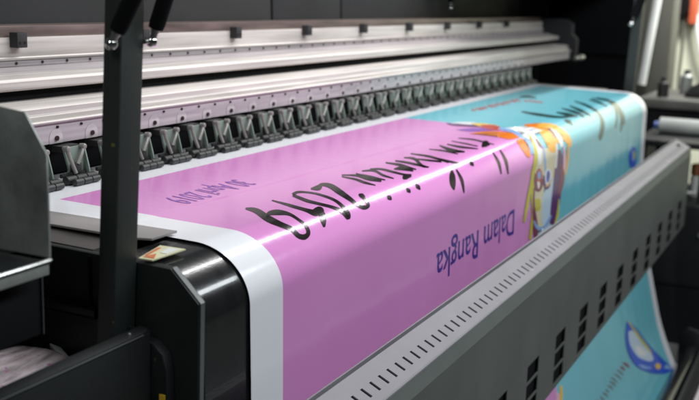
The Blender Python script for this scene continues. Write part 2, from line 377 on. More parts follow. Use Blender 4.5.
pieces = [('cheek_plate', m_ch), ('roller_yoke', m_fr), ('mount_block', m_tb), ('ear_plate', m_ear), ('arm', m_arm[0]), ('arm', m_arm[1]), ('pocket_shade_block', m_pocket), ('roller', m_row[0]), ('roller', m_row[1]), ('ear_screw', m_sc)]
po = PRN['_o']
for i in range(32):
    x = PX+PITCH*i
    e = bpy.data.objects.new('pinch_roller', m_body); S.collection.objects.link(e); e.parent = PRN
    e.location = ((x-po[0])*K, (org[1]-po[1])*K, (org[2]-po[2])*K)
    for nm, me in pieces:
        c = bpy.data.objects.new(nm, me); S.collection.objects.link(c); c.parent = e
        if nm == 'roller': c.rotation_euler = (0, 0, random.uniform(-0.012, 0.012))
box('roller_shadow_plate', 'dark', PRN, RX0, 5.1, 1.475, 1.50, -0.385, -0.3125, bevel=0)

# service bracket left of the posts: chamfered end plate with a tray lip
SB = MB().ex([(1.16, -0.140), (0.954, -0.1605), (0.919, -0.213), (0.919, -0.352), (1.16, -0.352)], 0.980, 0.984).build('service_bracket', 'galv', PRN, bevel=0.0012)
SB['label'] = 'dull grey chamfered sheet metal bracket'
box('bracket_floor', 'black', SB, 0.55, 0.9795, 0.930, 1.16, -0.360, -0.356)
MB().ex([(0.9205, -0.3535), (0.9185, -0.3565), (0.9205, -0.3605), (0.9295, -0.3605), (0.9295, -0.3575), (0.9235, -0.3535)], 0.55, 0.985).build('bracket_lip', 'steel', SB, bevel=0.0006)
box('bracket_skirt', 'galv', SB, 0.55, 0.983, 0.9225, 0.9265, -0.376, -0.3608, bevel=0.001)
MB().lathe((0.93, 1.0, -0.356), (0.93, 1.0, -0.335), [(0, 0.008), (0.4, 0.008), (0.42, 0.004), (1, 0.004)], 12).build('bracket_screw', 'chrome', SB)
MB().lathe((0.9795, 1.02, -0.255), (0.955, 1.02, -0.255), [(0, 0.013), (0.5, 0.013), (0.55, 0.008), (1, 0.008)], 14).build('bracket_knob', 'black', SB)
box('bracket_arm', 'black', SB, 0.98, XL-0.011, 1.165, 1.20, -0.42, -0.20)
box('bracket_cheek', 'black', SB, 0.55, 1.0, 1.1605, 1.1645, -0.42, -0.15)
# thin dark panel with a bare edge below the bracket
box('inner_panel', 'dark', PRN, 0.60, 0.998, 0.955, 0.958, -0.470, -0.3765, bevel=0.0005)
MB().tube([(0.9995, 0.9560, -0.3775), (1.0, 0.952, -0.384), (1.0, 0.952, -0.470)], 0.0009, 6).build('panel_edge', 'edge', PRN)
# lower open tray
LT = MB().box(0.45, 1.155, 0.889, 0.893, -0.90, -0.5005).build('open_tray', 'side', PRN, bevel=0.0015)
LT['label'] = 'open black tray with a folded rim'
rim = [(0.45, 0.886), (1.135, 0.886), (1.150, 0.890), (1.158, 0.898), (1.160, 0.912), (0.45, 0.912)]
MB().exz(rim, -0.5000, -0.4965).build('tray_rim', 'side', LT, bevel=0.0012)
box('rim_highlight', 'edge', LT, 0.45, 1.135, 0.8850, 0.8865, -0.5008, -0.4992, bevel=0.0003)  # pale strip paints in the thin highlight along the rim
box('tray_floor', 'dark', LT, 0.45, XL-0.011, 0.894, 1.30, -0.60, -0.595)
box('tray_end', 'side', LT, 1.156, 1.160, 0.893, 1.12, -0.90, -0.5005)
box('tray_back', 'dark', LT, 0.45, XL-0.011, 1.30, 1.305, -0.75, -0.42)
MB().lathe((1.118, 0.899, -0.4966), (1.118, 0.899, -0.4935), [(0, 0.0035), (0.5, 0.0035), (1, 0.0015)], 10).build('rim_screw', 'steel', LT)
wb = MB(); wb.add([(1.172, 1.118, -0.552), (1.181, 1.112, -0.552), (1.133, 1.022, -0.566), (1.122, 1.028, -0.566), (1.172, 1.118, -0.560), (1.181, 1.112, -0.560), (1.133, 1.022, -0.574), (1.122, 1.028, -0.574)],
       [(0, 1, 2, 3), (4, 7, 6, 5), (0, 1, 5, 4), (1, 2, 6, 5), (2, 3, 7, 6), (3, 0, 4, 7)])
wb.build('scraper_bar', 'white', LT, bevel=0.001)
pp = MB(); nx, ny = 10, 8
pv = []
for i in range(nx+1):
    for j in range(ny+1):
        x = 0.80+0.335*i/nx; y = 1.005+0.13*j/ny
        pv.append((x, y, -0.566+0.010*math.sin(x*17+y*9)*math.sin(y*23)+0.012*j/ny))
pp.add(pv, [(i*(ny+1)+j, (i+1)*(ny+1)+j, (i+1)*(ny+1)+j+1, i*(ny+1)+j+1) for i in range(nx) for j in range(ny)])
po_ = pp.build('paper_sheet', 'paper'); so = po_.modifiers.new('thick', 'SOLIDIFY'); so.thickness = 0.0015
tag(po_, 'crumpled ink stained pinkish paper lying in the open black tray', 'paper')

# ------------------------------------------------------------------ printed sheet
def sheet_mat():
    m = bpy.data.materials.new('glossy_printed_vinyl'); m.use_nodes = True
    nt = m.node_tree; N = nt.nodes; L = nt.links; P = N['Principled BSDF']
    uv = N.new('ShaderNodeUVMap'); sx = N.new('ShaderNodeSeparateXYZ'); L.new(uv.outputs[0], sx.inputs[0])
    def gt(sock, v):
        k = N.new('ShaderNodeMath'); k.operation = 'GREATER_THAN'; L.new(sock, k.inputs[0]); k.inputs[1].default_value = v; return k.outputs[0]
    def mul(a, b):
        k = N.new('ShaderNodeMath'); k.operation = 'MULTIPLY'; L.new(a, k.inputs[0]); L.new(b, k.inputs[1]); return k.outputs[0]
    def inv(a):
        k = N.new('ShaderNodeMath'); k.operation = 'SUBTRACT'; k.inputs[0].default_value = 1; L.new(a, k.inputs[1]); return k.outputs[0]
    def mix(f, a, b):
        k = N.new('ShaderNodeMix'); k.data_type = 'RGBA'
        L.new(f, k.inputs[0])
        for s, q in ((6, a), (7, b)):
            if isinstance(q, tuple): k.inputs[s].default_value = (*q, 1)
            else: L.new(q, k.inputs[s])
        return k.outputs[2]
    x, s = sx.outputs[0], sx.outputs[1]
    ns = N.new('ShaderNodeTexNoise'); ns.inputs['Scale'].default_value = 3; L.new(uv.outputs[0], ns.inputs['Vector'])
    pink = mix(ns.outputs[0], (0.65, 0.25, 0.565), (0.71, 0.29, 0.62))
    teal = mix(ns.outputs[0], (0.15, 0.50, 0.60), (0.20, 0.57, 0.66))
    col = mix(gt(x, 3.09), pink, teal)
    ink = mul(mul(gt(x, 1.428), inv(gt(x, 4.745))), gt(s, 0.31))
    col = mix(ink, (0.80, 0.80, 0.84), col)
    L.new(col, P.inputs['Base Color'])
    P.inputs['Specular IOR Level'].default_value = 0.42
    n2 = N.new('ShaderNodeTexNoise'); n2.inputs['Scale'].default_value = 1; n2.inputs['Detail'].default_value = 4
    mp = N.new('ShaderNodeMapping'); mp.inputs['Scale'].default_value = (34, 2.5, 1); L.new(uv.outputs[0], mp.inputs[0]); L.new(mp.outputs[0], n2.inputs['Vector'])
    b = N.new('ShaderNodeBump'); b.inputs['Strength'].default_value = 0.09; b.inputs['Distance'].default_value = 0.004
    L.new(n2.outputs[0], b.inputs['Height']); L.new(b.outputs[0], P.inputs['Normal'])
    mr = N.new('ShaderNodeMapRange'); L.new(n2.outputs[0], mr.inputs[0]); mr.inputs[3].default_value = 0.12; mr.inputs[4].default_value = 0.20
    L.new(mr.outputs[0], P.inputs['Roughness'])
    return m
xs = np.linspace(X0, X1, 260)
sv = sorted(set(list(SS)+[0.51+0.0035*i for i in range(20)]))
me = bpy.data.meshes.new('printed_sheet')
so_ = (3.08, 0.56, -1.735)
vv = [tuple((Vector(onsheet(x, s))-Vector(so_))*K) for s in sv for x in xs]; nxs = len(xs)
ff = [(j*nxs+i, j*nxs+i+1, (j+1)*nxs+i+1, (j+1)*nxs+i) for j in range(len(sv)-1) for i in range(nxs-1)]
me.from_pydata(vv, [], ff)
ul = me.uv_layers.new(name='UVMap')
ua = np.array([(x, s) for s in sv for x in xs])
li = np.zeros(len(me.loops), dtype=np.int32); me.loops.foreach_get('vertex_index', li)
ul.data.foreach_set('uv', ua[li].astype(np.float32).ravel())
me.polygons.foreach_set('use_smooth', [True]*len(me.polygons))
me.materials.append(sheet_mat())
SH = bpy.data.objects.new('printed_sheet', me); S.collection.objects.link(SH)
SH.location = (so_[0]*K, so_[1]*K, so_[2]*K+H); SH['_o'] = list(so_)
tag(SH, 'wide glossy vinyl sheet printed pink and teal running over the printer front', 'banner')

def ink(name, col, rough=0.16):
    m = mat('ink_'+name, col, rough, var=0.05, rvar=0.04, spec=0.32); return m
INK = dict(black=ink('black', (0.016, 0.012, 0.012)), green=ink('dark_green', (0.015, 0.05, 0.045)), navy=ink('navy', (0.045, 0.035, 0.27)), violet=ink('violet', (0.26, 0.09, 0.46)),
           red=ink('red', (0.50, 0.07, 0.06)), orange=ink('orange', (0.78, 0.20, 0.02)), yellow=ink('yellow', (0.82, 0.52, 0.06)), amber=ink('amber', (0.85, 0.40, 0.05)), lime=ink('lime', (0.55, 0.50, 0.04)),
           cream=ink('cream', (0.70, 0.62, 0.44)), white=ink('white', (0.80, 0.80, 0.82)), purple=ink('purple', (0.12, 0.03, 0.15)), blue=ink('blue', (0.02, 0.10, 0.62)), sky=ink('sky', (0.25, 0.42, 0.75)), paleblue=ink('pale_blue', (0.55, 0.68, 0.80)), maroon=ink('maroon', (0.22, 0.05, 0.09)), grey=ink('grey', (0.16, 0.20, 0.22)), pink=ink('pink', (0.80, 0.45, 0.62)))
LAYER = [0.0]
def flat_bm(polys):
    bm = bmesh.new()
    for p in polys:
        vs = [bm.verts.new((a, b, 0)) for a, b in p]
        try: bm.faces.new(vs)
        except ValueError: pass
    bmesh.ops.triangulate(bm, faces=bm.faces, ngon_method='EAR_CLIP')
    return bm
def wrap(bm, name, m):
    """bend a flat (x, s) mesh over the sheet and add it as a printed part"""
    LAYER[0] = LAYER[0]+0.00003 if name != 'lettering' else (LAYER[0]+0.00008) % 0.0004
    if len(bm.verts) == 0: return
    smin = min(v.co.y for v in bm.verts); smax = max(v.co.y for v in bm.verts)
    for s in SS:
        if smin < s < smax:
            bmesh.ops.bisect_plane(bm, geom=bm.verts[:]+bm.edges[:]+bm.faces[:], plane_co=(0, s, 0), plane_no=(0, 1, 0))
    xmin = min(v.co.x for v in bm.verts); xmax = max(v.co.x for v in bm.verts)
    if smax > 0.85:
        x = math.ceil(xmin/0.02)*0.02
        while x < xmax:
            bmesh.ops.bisect_plane(bm, geom=bm.verts[:]+bm.edges[:]+bm.faces[:], plane_co=(x, 0, 0), plane_no=(1, 0, 0)); x += 0.02
    for v in bm.verts:
        v.co = (Vector(onsheet(v.co.x, v.co.y, 0.0005+LAYER[0]))-Vector(so_))*K
    for f in bm.faces: f.smooth = True
    bmesh.ops.recalc_face_normals(bm, faces=bm.faces)
    me = bpy.data.meshes.new(name); bm.to_mesh(me); bm.free(); me.materials.append(INK[m])
    o = bpy.data.objects.new(name, me); S.collection.objects.link(o); o.parent = SH
    return o
def spline(pts, n=6):
    p = [np.array(q, float) for q in pts]
    if len(p) < 3: return [p[0]+(p[-1]-p[0])*t for t in np.linspace(0, 1, 5)]
    out = []
    for i in range(len(p)-1):
        a = p[max(i-1, 0)]; b = p[i]; c = p[i+1]; d = p[min(i+2, len(p)-1)]
        for t in np.linspace(0, 1, n, endpoint=False):
            out.append(0.5*((2*b)+(-a+c)*t+(2*a-5*b+4*c-d)*t*t+(-a+3*b-3*c+d)*t**3))
    out.append(p[-1]); return out
def brush(strokes, crop, name, m):
    """strokes: lists of (cx, cy, width px) in an enlarged crop (ox, oy, scale)"""
    ox, oy, sc = crop
    for st in strokes:
        bm = bmesh.new()
        q = spline([(ox+a/sc, oy+b/sc, w) for a, b, w in st])
        q = np.array(q); d = np.gradient(q[:, :2], axis=0); ln = np.linalg.norm(d, axis=1)[:, None]; d = d/np.maximum(ln, 1e-6)
        nn = np.stack([-d[:, 1], d[:, 0]], 1); hw = np.maximum(q[:, 2:3], 0.15)/2*(1.38 if m == 'black' else 1.5 if m == 'green' else 1.35 if m in ('purple', 'maroon') else 1.0)
        L = [px(p) for p in q[:, :2]+nn*hw]; Rr = [px(p) for p in q[:, :2]-nn*hw]
        a = [bm.verts.new((*p, 0)) for p in L]; b = [bm.verts.new((*p, 0)) for p in Rr]
        for i in range(len(a)-1): bm.faces.new((a[i], a[i+1], b[i+1], b[i]))
        wrap(bm, name, m)
def fill(polys, crop, name, m, n=5):
    ox, oy, sc = crop; out = []
    for p in polys:
        q = spline(list(p)+[p[0]], n)[:-1]
        out.append([px((ox+a[0]/sc, oy+a[1]/sc)) for a in q])
    return wrap(flat_bm(out), name, m)
def text(body, name, m, xa, xb, sa, sb, shear=0.0, space=1.0, bold=0.0):
    """set upside down on the sheet: reads from xb (start) to xa (end), base line at sa, tops at sb"""
    cu = bpy.data.curves.new('t', 'FONT'); cu.body = body; cu.shear = shear; cu.space_character = space; cu.resolution_u = 4; cu.offset = bold
    ob = bpy.data.objects.new('t', cu); S.collection.objects.link(ob); bpy.context.view_layer.update()
    dg = bpy.context.evaluated_depsgraph_get(); me = bpy.data.meshes.new_from_object(ob.evaluated_get(dg))
    bm = bmesh.new(); bm.from_mesh(me); bpy.data.objects.remove(ob); bpy.data.curves.remove(cu); bpy.data.meshes.remove(me)
    bm.faces.ensure_lookup_table()
    x0 = min(v.co.x for v in bm.verts); x1 = max(v.co.x for v in bm.verts)
    for v in bm.verts:
        v.co = (xb-(v.co.x-x0)/(x1-x0)*(xb-xa), sa+v.co.y/0.69*(sb-sa), 0)
    while bm.faces:                                 # one part per letter shape
        isl = set(); todo = [bm.faces[0]]
        while todo:
            f = todo.pop()
            if f in isl: continue
            isl.add(f); todo += [g for e in f.edges for g in e.link_faces if g not in isl]
        nb = bmesh.new(); mp = {}
        for f in isl:
            for v in f.verts:
                if v not in mp: mp[v] = nb.verts.new(v.co)
            nb.faces.new([mp[v] for v in f.verts])
        bmesh.ops.delete(bm, geom=list(isl), context='FACES'); bm.faces.ensure_lookup_table()
        wrap(nb, name, m)
    bm.free()
def s_at(y=None, z=None):
    if z is not None: return float(np.interp(-z, -PR[14:, 1], SS[14:]))
    return float(np.interp(-y, -PR[:38, 0], SS[:38]))
text('Dalam Rangka', 'lettering', 'navy', 2.148, 2.765, s_at(z=-0.590), s_at(z=-0.664), bold=0.005)
text('30 April 2019', 'lettering', 'violet', px((147, 199))[0]+0.01, px((240, 181))[0], px((200, 186))[1]+0.02, px((200, 186))[1]+0.085, shear=0.25)
CA = (240, 140, 3.6375)
brush([[(22, 250, 1.2), (60, 258, 4), (105, 287, 5), (150, 308, 4), (190, 325, 3.5), (213, 348, 3.5), (236, 353, 4), (250, 338, 3.0), (240, 312, 2.5), (214, 290, 2), (180, 270, 2.4), (140, 264, 4), (108, 268, 3), (100, 283, 2)]], CA, 'lettering', 'black')
brush([[(118, 220, 0.8), (180, 238, 2), (240, 255, 2.6), (275, 266, 4.5), (295, 262, 4), (303, 285, 5), (308, 317, 1.5)], [(262, 266, 3), (290, 255, 5), (305, 262, 2)]], CA, 'lettering', 'black')
brush([[(194, 200, 2.6), (215, 190, 1.5), (260, 193, 1.3), (310, 205, 1.6), (350, 222, 2), (378, 246, 2.6), (393, 268, 3.5), (394, 283, 3), (375, 262, 3), (340, 246, 2.2), (290, 233, 2), (240, 220, 2.2), (194, 201, 2)]], CA, 'lettering', 'black')
brush([[(260, 178, 1), (288, 174, 4), (300, 163, 2.2), (330, 168, 3.5), (365, 190, 4), (405, 218, 3), (430, 238, 2.2), (452, 246, 3), (468, 239, 2.4), (455, 216, 2.2), (434, 200, 1)]], CA, 'lettering', 'black')
CB = (340, 140, 6.67)
brush([[(15, 245, 0.8), (100, 262, 1.6), (170, 285, 1.8), (240, 303, 0.7)], [(15, 235, 0.7), (110, 238, 1.6), (190, 255, 3.4), (280, 272, 2.2)], [(150, 208, 0.8), (230, 206, 1.6), (290, 236, 1.6), (362, 258, 0.7)], [(110, 225, 0.6), (210, 248, 1.6), (305, 268, 0.7)]], CB, 'lettering', 'black')
brush([[(203, 195, 0.7), (270, 195, 1.4), (340, 210, 1.5), (420, 230, 1.4), (478, 240, 2.4)], [(425, 262, 1.5), (440, 248, 4), (480, 240, 1)], [(225, 200, 1.5), (300, 240, 1)]], CB, 'lettering', 'black')
brush([[(308, 152, 0.9), (390, 165, 1.9), (440, 180, 2.2), (512, 198, 0.7)], [(365, 195, 1.0), (430, 190, 3.2), (492, 208, 1.0)], [(372, 140, 0.9), (440, 150, 1.5), (545, 172, 1.5)]], CB, 'lettering', 'black')
brush([[(430, 118, 0.8), (500, 127, 2), (550, 172, 2), (597, 182, 0.8)], [(474, 92, 0.8), (560, 105, 1.3), (670, 128, 1.2), (760, 150, 1.6), (820, 158, 0.6)], [(468, 124, 0.6), (580, 135, 1.3), (680, 146, 1.2)]], CB, 'lettering', 'black')
for d in ([(128, 363, 1.0), (148, 373, 3.4), (170, 381, 0.8)], [(320, 372, 1), (332, 386, 3.2), (346, 400, 0.8)], [(446, 322, 0.9), (460, 338, 3), (472, 352, 0.8)], [(508, 292, 0.9), (522, 312, 3), (538, 332, 0.8)]):
    brush([d], CB, 'lettering', 'black')
CC = (420, 120, 5.0)
brush([[(160, 248, 1), (163, 280, 4.2), (166, 320, 4.2), (172, 350, 1)], [(183, 248, 1), (210, 300, 2.4), (222, 364, 0.9)]], CC, 'lettering', 'black')
brush([[(-5, 172, 0.5), (60, 186, 1.5), (146, 213, 1.2)], [(0, 226, 2), (44, 237, 1)], [(250, 207, 0.8), (260, 218, 3), (270, 231, 0.8)]], CC, 'lettering', 'black')
brush([[(48, 147, 0.5), (120, 155, 1.1), (192, 171, 0.6)], [(100, 128, 0.8), (160, 152, 2.6), (226, 160, 1)], [(138, 122, 0.7), (200, 135, 1.5), (292, 145, 0.7)]], CC, 'lettering', 'black')
brush([[(160, 106, 0.5), (230, 119, 1), (292, 132, 0.6)], [(193, 92, 0.5), (270, 99, 1.2), (372, 123, 0.6)], [(312, 136, 1), (330, 120, 5), (352, 124, 1)]], CC, 'lettering', 'black')
brush([[(366, 163, 0.8), (395, 213, 2.2), (408, 270, 0.9)], [(400, 148, 0.8), (430, 203, 2.4), (443, 270, 0.9)]], CC, 'lettering', 'black')
CD = (500, 40, 4.0)
brush([[(88, 287, 0.8), (150, 298, 1.8), (240, 309, 1.5), (310, 304, 1)], [(228, 290, 0.8), (280, 300, 2.4), (312, 306, 1)], [(258, 320, 0.8), (278, 328, 2.6), (294, 342, 0.8)], [(248, 274, 0.6), (310, 292, 2), (342, 312, 0.8)], [(280, 264, 0.6), (330, 285, 2), (368, 306, 0.8)]], CD, 'lettering', 'green')
brush([[(300, 245, 0.6), (350, 263, 1.6), (395, 292, 2), (412, 335, 2.6), (405, 385, 2.6), (400, 402, 0.8)], [(358, 240, 0.6), (398, 250, 1.4), (432, 268, 0.7)]], CD, 'lettering', 'green')
brush([[(368, 234, 0.6), (430, 242, 1.4), (460, 270, 1.6), (470, 310, 1.6), (463, 352, 0.6)], [(390, 231, 0.6), (450, 250, 1.4), (480, 290, 1.6), (489, 330, 1.6), (485, 368, 0.6)], [(415, 234, 0.6), (468, 256, 1.2), (494, 300, 1.4), (499, 340, 0.6)]], CD, 'lettering', 'green')
CE = (420, 50, 5.717)
CM = (440, 80, 5.825)
rr = random.Random(3)
for k in range(12):
    bx = 186+23*k; by = 178-5.2*k
    q = [[(bx, by, 0.5), (bx+10, by-3-rr.uniform(0, 6), 1.5), (bx+26, by+rr.uniform(-2, 8), 0.5)], [(bx+8, by-6, 0.5), (bx+22, by-1, 1.1), (bx+34, by+rr.uniform(2, 12), 0.4)]]
    for w_ in q[:2 if k % 3 else 1]: brush([w_], CM, 'lettering', 'red')
for k in range(4):
    bx = 492+27*k; by = 120+3.5*k
    brush([[(bx, by, 0.5), (bx+12, by+rr.uniform(-3, 3), 1.4), (bx+28, by+5, 0.5)]], CM, 'lettering', 'red')
brush([[(572, 270, 0.5), (620, 268, 1.4), (668, 276, 0.5)]], CE, 'lettering', 'green')

# printed artwork at the join of the two prints
CF = (430, 70, 5.0)
fill([[(90, 268), (150, 262), (230, 264), (200, 275), (120, 276)]], CF, 'artwork', 'white')
fill([[(82, 266), (150, 270), (230, 278), (260, 286), (180, 284), (110, 278)]], CF, 'artwork', 'purple')
fill([[(130, 300), (220, 292), (330, 296), (300, 306), (200, 308)]], CF, 'artwork', 'violet')
fill([[(204, 268), (260, 268), (330, 276), (340, 286), (260, 284)]], CF, 'artwork', 'yellow')
fill([[(256, 276), (320, 276), (358, 290), (352, 302), (300, 300), (265, 290)]], CF, 'artwork', 'red')
fill([[(200, 320), (280, 308), (360, 310), (440, 322), (452, 336), (400, 348), (330, 334)]], CF, 'artwork', 'orange')
fill([[(340, 296), (420, 288), (540, 278), (580, 292), (520, 330), (480, 350), (420, 318)]], CF, 'artwork', 'white')
fill([[(470, 276), (560, 266), (640, 280), (662, 330), (650, 372), (610, 330), (540, 296)]], CF, 'artwork', 'amber')
brush([[(350, 294, 2), (420, 310, 3), (470, 345, 4), (500, 385, 4), (512, 420, 3)]], CF, 'artwork', 'sky')
CK = (500, 115, 6.67)
fill([[(180, 62), (300, 57), (380, 74), (440, 112), (476, 160), (479, 203), (462, 212), (442, 162), (402, 122), (340, 92), (280, 84), (190, 82)]], CK, 'artwork', 'amber')
fill([[(165, 64), (230, 60), (262, 68), (240, 80), (180, 80)]], CK, 'artwork', 'orange')
fill([[(108, 172), (160, 158), (206, 264), (180, 279)]], CK, 'artwork', 'orange', 2)
CL = (500, 170, 5.71)
fill([[(196, -70), (240, -120), (330, -110), (352, -40), (330, 40), (318, 180), (296, 270), (262, 350), (205, 400), (190, 300), (186, 120)]], CL, 'artwork', 'cream')
fill([[(250, 110), (300, 70), (326, 20), (316, 150), (296, 255), (258, 318), (240, 300), (240, 200)]], CL, 'artwork', 'paleblue')
fill([[(200, 165), (228, 168), (228, 222), (206, 236), (198, 205)]], CL, 'artwork', 'lime')
fill([[(262, 112), (322, 104), (362, 140), (382, 190), (380, 240), (336, 246), (310, 192), (282, 142)]], CK, 'artwork', 'amber')
brush([[(120, 100, 2), (190, 118, 4), (242, 170, 4.5), (262, 232, 4.5), (268, 330, 3)]], CK, 'artwork', 'white')
brush([[(290, 205, 1), (298, 290, 2.2), (305, 395, 1.6)]], CK, 'artwork', 'sky')
brush([[(340, 92, 1.5), (398, 150, 4), (412, 215, 2.5)], [(380, 190, 1.2), (378, 290, 1.6), (372, 400, 1.2)]], CK, 'artwork', 'white')
brush([[(238, 158, 1.2), (262, 196, 2.2), (276, 220, 1)], [(325, 92, 1.2), (352, 118, 2), (374, 154, 1)]], CK, 'artwork', 'maroon')
brush([[(156, 150, 2), (200, 192, 4.2), (226, 262, 3)]], CK, 'artwork', 'sky')
brush([[(190, 128, 1.2), (224, 186, 2.4), (240, 260, 3.6), (234, 330, 3.6), (214, 404, 3)]], CK, 'artwork', 'lime')
brush([[(425, 208, 1), (432, 290, 3), (424, 385, 2)]], CK, 'artwork', 'pink')
brush([[(455, 205, 1.5), (452, 300, 2.5), (434, 400, 1.6)]], CK, 'artwork', 'amber')
brush([[(398, 232, 2), (402, 320, 4.5), (394, 405, 5)]], CK, 'artwork', 'purple')
brush([[(332, -10, 5), (325, 120, 6.5), (312, 230, 6), (298, 310, 3.5)]], CL, 'artwork', 'purple')
brush([[(352, -30, 1.5), (358, 40, 3), (346, 105, 3), (336, 150, 1.5)]], CL, 'artwork', 'maroon')
brush([[(338, 165, 1), (330, 255, 2.2), (316, 305, 1.4)]], CL, 'artwork', 'lime')
brush([[(197, -20, 2.6), (175, 100, 3.4), (151, 220, 3), (137, 297, 2)]], CL, 'artwork', 'lime')
brush([[(190, 60, 2), (186, 160, 3.2), (190, 250, 3), (180, 320, 2.6), (172, 395, 3)]], CL, 'artwork', 'lime')
brush([[(196, 100, 1), (192, 200, 2), (202, 320, 3.4), (206, 395, 2.6)]], CL, 'artwork', 'maroon')
fill([[(203, 60), (206, 15), (222, -10), (238, 10), (240, 60), (228, 110), (210, 112)]], CL, 'artwork', 'red')
fill([[(214, 22), (224, 4), (233, 22), (228, 50), (217, 50)]], CL, 'artwork', 'sky')
fill([[(210, 80), (218, 62), (227, 78), (222, 104), (212, 104)]], CL, 'artwork', 'white')
brush([[(204, 20, 1), (202, 70, 2.4), (212, 114, 2.2), (232, 104, 1.4), (240, 50, 1)]], CL, 'artwork', 'maroon')
fill([[(252, 60), (254, 20), (270, -8), (290, 5), (292, 50), (280, 92), (262, 98)]], CL, 'artwork', 'white')
fill([[(262, 50), (266, 14), (278, 2), (286, 24), (280, 60), (268, 72)]], CL, 'artwork', 'blue')
fill([[(268, 40), (272, 16), (280, 20), (278, 46)]], CL, 'artwork', 'purple')
brush([[(250, 30, 1), (252, 80, 2.2), (268, 102, 2.2), (286, 80, 1.2)]], CL, 'artwork', 'purple')
brush([[(258, 92, 0.8), (274, 86, 1.8), (290, 54, 0.8)]], CL, 'artwork', 'amber')
brush([[(194, 290, 1.4), (216, 332, 3), (258, 322, 3.2), (292, 258, 1.6)]], CL, 'artwork', 'sky')
fill([[(212, 348), (262, 336), (292, 308), (280, 345), (224, 392)]], CL, 'artwork', 'paleblue')
# emblem on the far apron
CH = (579, 140, 5.717)
fill([[(290, 150), (288, 90), (305, 40), (322, 45), (328, 100), (318, 160)]], CH, 'emblem', 'blue')
fill([[(302, 110), (304, 70), (314, 60), (318, 95), (312, 125)]], CH, 'emblem', 'sky')
brush([[(313, 62, 1.2), (318, 85, 1.8), (314, 110, 1)]], CH, 'emblem', 'lime')
# emblem and lettering on the sheet hanging below the drying unit
CI = (619, 320, 5.0)
fill([[(40, 5), (75, 30), (120, 85), (165, 150), (205, 195), (262, 235), (250, 262), (200, 270), (140, 258), (85, 228), (45, 160), (32, 80)]], CI, 'emblem', 'blue')
fill([[(48, 60), (70, 55), (110, 105), (160, 165), (172, 200), (140, 205), (90, 180), (55, 120)]], CI, 'emblem', 'paleblue')
fill([[(80, 130), (110, 135), (140, 170), (120, 180), (92, 165)]], CI, 'emblem', 'white')
brush([[(45, 8, 1.2), (85, 62, 2.2), (130, 122, 2.6), (165, 168, 1.4)]], CI, 'emblem', 'lime')
fill([[(180, 228), (192, 216), (208, 226), (206, 242), (190, 246)]], CI, 'emblem', 'yellow')
brush([[(228, 244, 1.5), (240, 234, 4), (256, 246, 1.5)], [(100, 225, 1), (125, 236, 3), (160, 242, 1.5)]], CI, 'emblem', 'sky')
CJ = (520, 330, 5.717)
for k in range(11):
    cx = 604-k*15+rr.uniform(-3, 3); cy = 200+k*21+rr.uniform(-3, 3); l = rr.uniform(0.6, 1.25)
    brush([[(cx-18*l, cy-12*l, 0.6), (cx-2, cy-4, 2.0), (cx+16*l, cy+14*l, 0.8)]], CJ, 'lettering', 'maroon' if k < 2 else 'grey')
    if k % 3 != 1: brush([[(cx-6, cy+2, 0.6), (cx+8, cy+rr.uniform(-4, 10), 1.6), (cx+18, cy+20, 0.6)]], CJ, 'lettering', 'maroon' if k < 2 else 'grey')
brush([[(208, 358, 2), (220, 378, 3.5), (215, 420, 3.5)]], CJ, 'artwork', 'pink')
brush([[(236, 318, 2), (238, 360, 3), (232, 420, 3)]], CJ, 'artwork', 'yellow')

# ------------------------------------------------------------------ drying unit in front of the sheet
DX0, DX1 = 1.16, 5.33
DU = thing('drying_unit', (3.2, 0.70, FLOOR), 'long grey metal drying unit with slotted pale top and vented front', 'drying unit')
A = (0.740, -0.670); B = (0.671, -0.703); C = (0.6632, -0.7414); D = (0.6632, -1.111)
def lerp(p, q, t): return (p[0]+(q[0]-p[0])*t, p[1]+(q[1]-p[1])*t)
def pierced(p, q, holes_t, holes_x):
    """sheet from p to q along X with real openings: holes_t = [(t0,t1)...], holes_x = [(x0,x1)...]; open holes only where both hit"""
    xsb = [DX0]; 
    for a, b in holes_x: xsb += [a, b]
    xsb.append(DX1)
    tsb = [0.0]
    for a, b in holes_t: tsb += [a, b]
    tsb.append(1.0)
    m = MB(); vs = [(x, *lerp(p, q, t)) for t in tsb for x in xsb]; nx = len(xsb); fs = []
    for j in range(len(tsb)-1):
        for i in range(nx-1):
            if i % 2 == 1 and j % 2 == 1: continue
            fs.append((j*nx+i, j*nx+i+1, (j+1)*nx+i+1, (j+1)*nx+i))
    return m.add(vs, fs)
def sheetify(o, th):
    s = o.modifiers.new('thick', 'SOLIDIFY'); s.thickness = th*K; s.offset = -1; return o
slots = [(1.519-0.0376*8+0.0376*i, 1.519-0.0376*8+0.0376*i+0.0085) for i in range(108)]
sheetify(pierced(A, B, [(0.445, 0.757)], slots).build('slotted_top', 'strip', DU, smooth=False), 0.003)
lipb = MB().ex([lerp(A, B, 0.985), lerp(A, B, 1.02), (B[0]-0.0022, B[1]-0.003), (B[0]-0.0008, B[1]-0.0042)], DX0, DX1)
lipb.build('top_edge', 'strip', DU)
MB().ex([(0.7455, -0.6655), (0.7490, -0.6655), (0.7490, -0.700), (0.7455, -0.700)], DX0, DX1).build('inner_lip', 'strip', DU, bevel=0.0008)
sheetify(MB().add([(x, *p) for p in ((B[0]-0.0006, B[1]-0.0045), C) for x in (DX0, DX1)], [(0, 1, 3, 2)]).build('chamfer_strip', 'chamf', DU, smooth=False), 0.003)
vents = [(2.574-0.2875*4+0.2875*i-0.110, 2.574-0.2875*4+0.2875*i) for i in range(14) if 2.574-0.2875*4+0.2875*i < DX1-0.05]
zh = D[1]-C[1]
vt = [((-0.946-C[1])/zh, (-0.994-C[1])/zh), ((-1.001-C[1])/zh, (-1.047-C[1])/zh), ((-1.054-C[1])/zh, (-1.099-C[1])/zh)]
